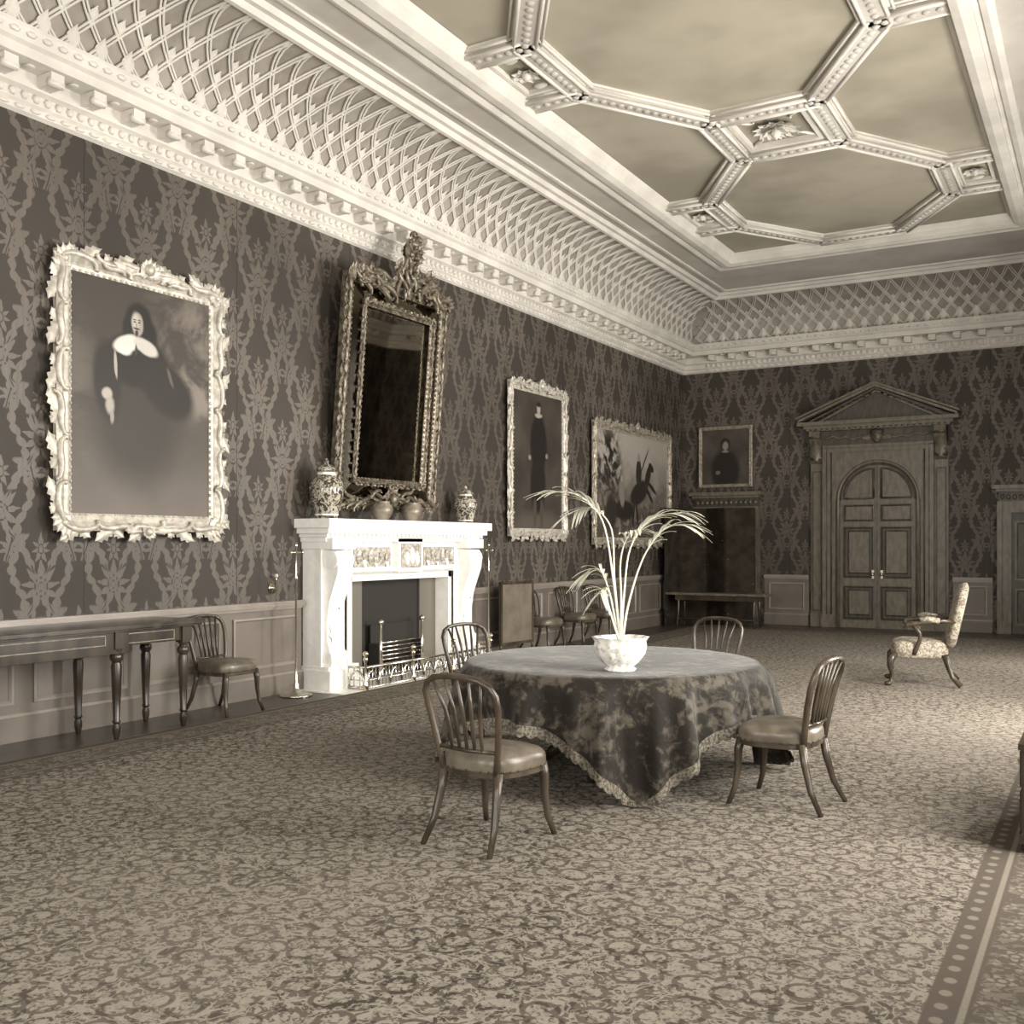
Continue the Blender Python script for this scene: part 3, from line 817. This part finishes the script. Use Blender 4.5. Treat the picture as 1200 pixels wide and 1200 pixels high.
# ------------------------------------------------------------ dining chair
def chair_mesh():
    mb=MB(M_wood2,M_leather)
    def seatp(k,sc=1):
        q=2*pi*k/28; c,s=math.cos(q),math.sin(q)
        x=.245*math.copysign(abs(c)**.62,c); y=.225*math.copysign(abs(s)**.62,s)
        x*= (1+.10*(y/.225)); return x*sc,y*sc
    def ringset(rings,mi,sm):
        vs=[];fs=[];n=28
        for sc,z in rings:
            for k in range(n):
                x,y=seatp(k,sc); vs.append((x,y,z))
        for i in range(len(rings)-1):
            for k in range(n):
                a=i*n+k;b_=i*n+(k+1)%n; fs.append((a,b_,b_+n,a+n))
        fs.append(tuple(range(n-1,-1,-1)));fs.append(tuple(range((len(rings)-1)*n,len(rings)*n)))
        mb.add(vs,fs,mi,sm)
    ringset([(.95,.365),(.99,.37),(.99,.395)],0,False)
    ringset([(1.0,.395),(1.02,.41),(1.02,.445),(1.0,.465),(.93,.485),(.75,.498),(.4,.505),(.05,.507)],1,True)
    for k in range(28):
        x,y=seatp(k,1.02)
        mb.ball((x,y,.405),.006,0,5,3)
    for sg in (-1,1):
        mb.tube([(sg*.195,.185,.40),(sg*.20,.20,.33),(sg*.205,.20,.22),(sg*.215,.215,.1),(sg*.235,.25,0)],[.028,.028,.022,.018,.015],8,0)
        mb.tube([(sg*.18,-.19,.40),(sg*.185,-.21,.28),(sg*.20,-.25,.13),(sg*.22,-.32,0)],[.026,.024,.019,.015],8,0)
    P=[(.175,-.20,.39),(.195,-.215,.50),(.215,-.235,.62),(.232,-.262,.74),(.232,-.285,.81),(.205,-.302,.86),(.15,-.314,.888),(.075,-.32,.899),(0,-.322,.902)]
    hoop=[(-p[0],p[1],p[2]) for p in P]+P[::-1][1:]
    mb.tube(hoop,.020,8,0,flat=.8)
    mb.tube([(-.19,-.215,.51),(0,-.225,.505),(.19,-.215,.51)],.012,6,0)
    for i in (-2,-1,0,1,2):
        xb=i*.05; xt=i*.078; zt=.895-abs(i)*.012
        mb.tube([(xb,-.22,.50),(xb*1.02,-.236,.60),(xb*1.15,-.262,.72),(xt,-.312,zt)],[.010,.014,.013,.010],6,0,flat=.8)
    return mb
_cm=None
def chair(x,y,facing):
    global _cm
    rot=math.atan2(facing[1],facing[0])-pi/2
    z=.014 if x>1.0 else 0
    if _cm is None:
        o=chair_mesh().obj('dining_chair',place(x,y,z,rot)); _cm=o.data
    else:
        o=bpy.data.objects.new('dining_chair',_cm); S.collection.objects.link(o); o.matrix_world=place(x,y,z,rot)
    return o
chair(4.79,4.74,(.10,1))
chair(5.93,6.29,(-1,.10))
chair(3.22,7.22,(1,-.35))
chair(4.54,8.80,(-.1,-1))
chair(.40,7.08,(1,0.0))
chair(.40,13.45,(1,-.1)); chair(.40,14.6,(1,-.1)); chair(.40,15.6,(1,-.1))

# ------------------------------------------------------------ table, cloth, plant
TX,TY,TR,TH=4.62,6.64,1.03,.76
mb=MB(M_wood)
mb.lathe([(.01,TH-.05),(TR-.03,TH-.05),(TR-.01,TH-.04),(TR-.01,TH-.01),(TR-.02,TH),(.01,TH)],(0,0,0),64,0)
mb.lathe([(.30,.12),(.30,.16),(.14,.20),(.10,.3),(.15,.42),(.12,.55),(.2,.66),(.34,.71)],(0,0,0),24,0)
for k in range(4):
    a=k*pi/2+.2; c,s=math.cos(a),math.sin(a)
    mb.tube([(c*.2,s*.2,.17),(c*.32,s*.32,.16),(c*.44,s*.44,.09),(c*.5,s*.5,.045)],[.06,.05,.04,.035],8,0); mb.ball((c*.52,s*.52,.05),.05,0)
mb.obj('round_pedestal_table',place(TX,TY,.014))
th0=math.radians(-57-45); ah=1.37
def rmax(th):
    c,s=abs(math.cos(th-th0)),abs(math.sin(th-th0)); p=16
    return ah/((c**p+s**p)**(1/p))
def cl(th,rho,off=0):
    if rho<=TR: 
        e=max(0,(rho-TR+.04)/.04); rr=rho; z=TH+.008-.012*e*e
        return (rr*math.cos(th),rr*math.sin(th),z+off)
    d=rho-TR
    corner=(rmax(th)-ah)/(ah*.35)
    amp=.018+.05*min(1,d/.5)*(0.6+1.0*corner)
    f=amp*min(1,d/.12)*(math.sin(15*th+1.0+.8*math.sin(3*th))+.45*math.sin(27*th+2)+.25*math.sin(41*th))
    rr=TR+.012+.03*min(1,d/.1)+.13*d+f
    z=TH-.004-d*.94
    if z<.03: rr+=(.03-z)*.8; z=.012+.01*abs(math.sin(9*th))
    return ((rr+off)*math.cos(th),(rr+off)*math.sin(th),z)
mb=MB(M_velvet,M_lace)
n=480; rows=[i/9*TR for i in range(1,9)]+[TR-.03,TR-.012,TR]
vs=[(0,0,TH+.008)];fs=[]
nr=len(rows)+16
for k in range(n):
    th=2*pi*k/n; rm=rmax(th)
    for r in rows: vs.append(cl(th,r))
    for j in range(1,17): vs.append(cl(th,TR+(rm-TR)*j/16))
for k in range(n):
    k2=(k+1)%n
    fs.append((0,1+k*nr,1+k2*nr))
    for j in range(nr-1):
        fs.append((1+k*nr+j,1+k*nr+j+1,1+k2*nr+j+1,1+k2*nr+j))
mb.add(vs,fs,0,True)
n=1440;vs=[];fs=[]
for k in range(n):
    th=2*pi*k/n; rm=rmax(th); sc=.018*abs(math.sin(th*72))
    vs.append(cl(th,rm-.05,.007)); vs.append(cl(th,rm-.01,.009)); vs.append(cl(th,rm+.01+sc,.008))
for k in range(n):
    k2=(k+1)%n
    for j in (0,1): fs.append((k*3+j,k*3+j+1,k2*3+j+1,k2*3+j))
mb.add(vs,fs,1,True)
o=mb.obj('draped_tablecloth',place(TX,TY,.014))

mb=MB(M_palm,M_stem,M_china,M_soot)
mb.lathe([(0.01,0),(.09,0),(.10,.015),(.08,.03),(.12,.06),(.155,.11),(.165,.16),(.16,.19),(.175,.215),(.18,.22),(.165,.215),(.15,.18),(.01,.17)],(0,0,0),48,2,lobes=12,la=.04)
mb.lathe([(.01,.17),(.14,.175),(.13,.18),(.01,.195)],(0,0,0),20,3)
def fp(r,z,dep): v_=RT*r+FW*dep; return Vector((v_.x,v_.y,z))
def frond(ctrl,start,ln,wd=.010,rad=.009,nl=11,droop=.5):
    ctrl=[(a*.95,.17+(b_-.17)*.95,c_) for a,b_,c_ in ctrl]
    C=[fp(*c_) for c_ in ctrl]
    pts=[]
    CC=[C[0]*2-C[1]]+C+[C[-1]*2-C[-2]]
    for i in range(1,len(CC)-2):
        for j in range(6):
            t=j/6; p0,p1,p2,p3=CC[i-1],CC[i],CC[i+1],CC[i+2]
            pts.append(.5*((2*p1)+(p2-p0)*t+(2*p0-5*p1+4*p2-p3)*t*t+(3*p1-p0-3*p2+p3)*t**3))
    pts.append(C[-1]); N=len(pts)
    mb.tube(pts,[rad*(1-.75*i/(N-1)) for i in range(N)],6,1)
    for q in range(nl):
        u=start+(1-start)*(q+.3)/nl
        idx=min(N-2,int(u*(N-1))); p=pts[idx].lerp(pts[idx+1],u*(N-1)-idx); t=(pts[min(N-1,idx+1)]-pts[idx]).normalized()
        sd=t.cross(Vector((0,0,1))); sd=sd.normalized() if sd.length>.1 else RT.copy()
        L=ln*(.65+.5*math.sin(pi*(q+1)/(nl+1)))*random.uniform(.85,1.1)
        for sg in (-1,1):
            d=(t*.85+sd*sg*.65+Vector((0,0,random.uniform(-.05,.15)))).normalized()
            vs=[];n_=7
            for i in range(n_):
                s=i/(n_-1); c_=p+d*L*s+Vector((0,0,-droop*L*s*s))
                ww=wd*(math.sin(pi*min(1,s*.85+.12))**.8); wv=d.cross(Vector((0,0,1))).normalized()
                vs+= [c_-wv*ww+Vector((0,0,.003)),c_,c_+wv*ww+Vector((0,0,.003))]
            fs=[]
            for i in range(n_-1):
                for j in (0,1): a=i*3+j; fs.append((a,a+1,a+4,a+3))
            mb.add(vs,fs,0,True)
frond([(0,.17,0),(-.05,.62,0),(-.12,1.00,.0),(-.28,1.17,-.05),(-.48,1.20,-.1)],.52,.28,nl=8,droop=.30)
frond([(0,.17,0),(.03,.50,.05),(.08,.82,.1),(.22,1.02,.05),(.42,1.06,0)],.52,.28,nl=9,droop=.38)
frond([(.01,.17,0),(.05,.45,-.05),(.14,.76,-.12),(.27,.95,-.2),(.40,.97,-.25)],.55,.24,nl=8,droop=.4)
frond([(-.01,.17,0),(-.06,.48,.05),(-.12,.66,.1),(-.18,.66,.12)],.5,.19,nl=7)
frond([(0,.17,0),(-.03,.6,.1),(-.04,.95,.2),(-.16,1.10,.3),(-.28,1.08,.4)],.60,.22,nl=6)
frond([(0,.17,0),(.0,.45,-.05),(-.01,.74,-.1),(.03,.90,-.2),(.10,.95,-.3)],.62,.18,nl=6)
frond([(0,.17,0),(-.07,.38,-.05),(-.12,.54,-.1),(-.15,.52,-.15)],.5,.15,nl=6)
pp=CAM+FW*6.58+RT*((727-600)/1203*6.58)
mb.obj('potted_palm',place(pp.x,pp.y,TH+.024))

# ------------------------------------------------------------ side table (left)
mb=MB(M_wood,M_gilt2)
mb.box(.09,3.1,.90,.76,6.48,.935,0); mb.box(.10,3.12,.885,.745,6.46,.90,0)
mb.box(.12,3.2,.76,.68,6.40,.885,0)
mb.box(.12,3.7,.70,.69,5.72,.885,0)
def lg(x,y):
    mb.box(x-.045,y-.045,.74,x+.045,y+.045,.89,0)
    mb.lathe([(.03,.745),(.045,.73),(.03,.715),(.05,.69),(.052,.66),(.035,.63),(.042,.60),(.036,.4),(.026,.16),(.035,.145),(.022,.13),(.032,.10),(.03,.06),(.018,.0)],(x,y,0),16,0,lobes=8,la=.05)
for yy in (6.32,5.62,3.9,3.22):
    lg(.66,yy); lg(.18,yy)
for yy in (3.3,3.99,5.70):
    y2=yy+ (.5 if yy!=3.99 else 1.5)
    mb.T=LW(.69 if yy==3.99 else .68,0,0); mb.rects(yy,.775,y2,.86,[(0,0),(0,.008),(.007,.008),(.007,0)],1); mb.T=Matrix.Identity(4)
mb.obj('console_side_table',bevel=.004)

def pole(name,x,y,h):
    mb=MB(M_steel,M_brass)
    mb.lathe([(.01,0),(.17,0),(.17,.02),(.12,.035),(.05,.06),(.03,.09),(.035,.12),(.018,.15),(.013,.3),(.012,h*.75),(.02,h*.76),(.01,h*.78),(.009,h-.06),(.022,h-.04),(.01,h-.02),(.002,h)],(0,0,0),18,0)
    mb.tube([(0,-.07,h*.93),(0,0,h*.93),(0,.09,h*.93)],.008,6,1); mb.ball((0,-.075,h*.93),.016,1); mb.ball((0,.1,h*.93),.02,1)
    mb.obj(name,place(x,y,0))
pole('brass_pole_stand',.30,8.16,1.62); pole('brass_pole_stand',.30,12.02,1.62)
mb=MB(M_brass,M_white)
mb.lathe([(.01,0),(.06,0),(.06,.012),(.02,.02),(.015,.04),(.01,.045)],(0,0,0),16,0); mb.tube([(0,0,.04),(0,.09,.06),(0,.12,.06)],.01,6,0); mb.ball((0,.13,.06),.022,1)
mb.obj('bell_pull_lever',LW(.001,8.12,1.13))

mb=MB(M_wood2,M_panel)
mb.box(-.36,-.012,.20,.36,.012,1.02,1)
mb.T=frame_mat((0,0,0),(1,0,0),(0,0,1),(0,-1,0))
mb.rects(-.40,.16,.40,1.06,[(0,-.02),(0,.02),(.04,.02),(.04,-.02)],0)
mb.T=Matrix.Identity(4)
for sg in (-1,1):
    mb.tube([(sg*.38,0,.2),(sg*.38,0,.06)],.016,6,0); mb.tube([(sg*.38,-.2,.015),(sg*.38,-.1,.05),(sg*.38,0,.08),(sg*.38,.1,.05),(sg*.38,.2,.015)],.015,6,0)
mb.obj('fire_screen',place(.32,12.76,0,math.radians(84)))

# ------------------------------------------------------------ folding screen & bench table at back
mb=MB(M_screen,M_wood,M_brass)
pl=[(.20,18.75),(.24,19.45),(.70,19.72),(1.18,19.42),(1.70,19.70)]
for i in range(len(pl)-1):
    a=Vector((*pl[i],0));b_=Vector((*pl[i+1],0));L=(b_-a).length
    mb.T=Matrix.Translation(a)@Matrix.Rotation(math.atan2(b_.y-a.y,b_.x-a.x),4,'Z')
    mb.box(.02,-.012,.03,L-.02,.012,2.27,0)
    mb.T=mb.T@frame_mat((0,0,0),(1,0,0),(0,0,1),(0,-1,0))
    mb.rects(0.005,0,L-.005,2.30,[(0,-.02),(0,.02),(.035,.02),(.035,-.02)],0)
    for zz in (.8,1.55): mb.box(.03,zz,-.015,L-.03,zz+.02,.015,0)
    for k in range(18): mb.ball((.05,.1+k*.12,.016),.009,2,5,3); mb.ball((L-.05,.1+k*.12,.016),.009,2,5,3)
mb.T=Matrix.Identity(4)
mb.obj('folding_screen')
mb=MB(M_leather,M_wood)
mb.box(-.98,-.25,.60,.98,.25,.645,0); mb.box(-.80,-.2,.50,.80,.2,.60,1)
for sg in (-1,1):
    for s2 in (-1,1): mb.tube([(sg*.74,s2*.16,.5),(sg*.74,s2*.17,.25),(sg*.76,s2*.19,0)],[.03,.022,.02],8,1)
    mb.box(sg*.74-.02,-.17,.12,sg*.74+.02,.17,.16,1)
mb.tube([(-.74,0,.14),(.74,0,.14)],.018,6,1)
mb.obj('low_bench_table',place(1.22,18.90,.014),bevel=.005)

# ------------------------------------------------------------ armchair
mb=MB(M_wood2,M_uph)
def cushion(pts_fn,nu,nv,mi):
    vs=[pts_fn(i/nu,j/nv) for i in range(nu) for j in range(nv+1)]
    fs=[]
    for i in range(nu):
        for j in range(nv):
            a=i*(nv+1)+j;b_=((i+1)%nu)*(nv+1)+j; fs.append((a,b_,b_+1,a+1))
    mb.add(vs,fs,mi,True)
def seatfn(u,v):
    q=2*pi*u;c,s=math.cos(q),math.sin(q)
    x=.33*math.copysign(abs(c)**.5,c);y=.30*math.copysign(abs(s)**.5,s); x*=1+.1*(y/.3)
    pr=[(0,.32),(.98,.32),(1.0,.34),(1.01,.40),(1.0,.45),(.94,.485),(.7,.51),(.3,.52),(0,.522)]
    k=v*(len(pr)-1);i=min(int(k),len(pr)-2);t=k-i
    sc=pr[i][0]*(1-t)+pr[i+1][0]*t;z=pr[i][1]*(1-t)+pr[i+1][1]*t
    return (x*sc,y*sc,z)
cushion(seatfn,36,16,1)
def backfn(u,v):
    q=2*pi*u;c,s=math.cos(q),math.sin(q)
    X=.31*math.copysign(abs(c)**.45,c); Z=.34*math.copysign(abs(s)**.45,s)
    if s>0: Z+= .05*(1-(X/.31)**2)
    pr=[(0,-.06),(.9,-.06),(1,-.04),(1.0,.0),(.95,.03),(.7,.05),(0,.06)]
    k=v*(len(pr)-1);i=min(int(k),len(pr)-2);t=k-i
    sc=pr[i][0]*(1-t)+pr[i+1][0]*t;d=pr[i][1]*(1-t)+pr[i+1][1]*t
    zz=Z*sc+.76; y=-.30-(zz-.42)*.22+d
    return (X*sc,y,zz)
cushion(backfn,40,12,1)
for sg in (-1,1):
    mb.tube([(sg*.30,.26,.36),(sg*.335,.30,.30),(sg*.335,.31,.22),(sg*.31,.285,.12),(sg*.315,.30,.05),(sg*.33,.33,.02)],[.035,.045,.034,.02,.02,.035],8,0)
    mb.ball((sg*.33,.33,.028),(.04,.045,.028),0)
    mb.tube([(sg*.27,-.26,.36),(sg*.28,-.29,.25),(sg*.29,-.33,.12),(sg*.31,-.42,.02)],[.035,.03,.025,.03],8,0)
    mb.tube([(sg*.29,-.36,.72),(sg*.33,-.25,.735),(sg*.36,-.08,.72),(sg*.37,.07,.70),(sg*.37,.13,.69),(sg*.365,.145,.66),(sg*.36,.12,.65)],[.022,.024,.026,.028,.032,.03,.02],8,0)
    mb.tube([(sg*.365,.07,.69),(sg*.37,-.0,.60),(sg*.355,.0,.52),(sg*.34,.04,.42),(sg*.33,.06,.36)],[.024,.022,.022,.026,.026],8,0)
    mb.tube([(sg*.345,-.20,.735),(sg*.36,-.08,.755),(sg*.37,.0,.74)],.032,8,1)
mb.tube([(-.31,.285,.345),(-.15,.30,.32),(0,.30,.335),(.15,.30,.32),(.31,.285,.345)],.025,8,0)
mb.obj('upholstered_armchair',place(5.80,12.40,.014,math.radians(100)))

# low chest at right edge
mb=MB(M_wood,M_brass)
mb.box(0,0,.05,.42,1.0,.53,0); mb.box(-.015,-.015,.53,.44,1.015,.56,0); mb.box(-.01,-.01,0.05,.43,1.01,.10,0)
for a in ((.03,.03),(.39,.03),(.03,.97),(.39,.97)): mb.lathe([(.02,0),(.035,.02),(.03,.05)],(a[0],a[1],0),12,0)
mb.T=frame_mat((0,0,0),(0,-1,0),(0,0,1),(-1,0,0))
for z0,z1 in ((.12,.30),(.33,.51)): mb.rects(-.95,z0,-.05,z1,[(0,0),(0,.012),(.02,.012),(.02,0)],0); mb.ball((-.3,(z0+z1)/2,.02),.02,1); mb.ball((-.7,(z0+z1)/2,.02),.02,1)
mb.T=Matrix.Identity(4)
mb.obj('low_chest_of_drawers',place(7.28,5.85,.014))

# ------------------------------------------------------------ lights
def area(name,loc,rot,sx,sy,pw,col=(1,.962,.89)):
    l=bpy.data.lights.new(name,'AREA'); l.shape='RECTANGLE'; l.size=sx;l.size_y=sy;l.energy=pw;l.color=col
    o=bpy.data.objects.new(name,l);S.collection.objects.link(o);o.location=loc;o.rotation_euler=rot
    return o
for i,w in enumerate(WINY):
    area('window_area_lamp',(RX+.35,w,2.6),(0,math.radians(90),0),3.7,1.6,(330,500,900,460)[i])
for w in WINX_FILL:
    area('window_area_lamp',(w,Y0-.35,2.6),(math.radians(90),0,0),1.6,3.7,240)  # fill lamps for the added front windows
wd=bpy.data.worlds.new('sky'); S.world=wd; wd.use_nodes=True
wd.node_tree.nodes['Background'].inputs[0].default_value=(1,.96,.88,1); wd.node_tree.nodes['Background'].inputs[1].default_value=1.0

# ------------------------------------------------------------ camera
cd=bpy.data.cameras.new('camera'); cd.sensor_width=36; cd.lens=36*1203/1200; cd.shift_y=37/1200; cd.clip_end=100
co=bpy.data.objects.new('camera',cd); S.collection.objects.link(co)
co.location=CAM; co.rotation_euler=(math.radians(90),0,math.atan2(.503,.864))
S.camera=co
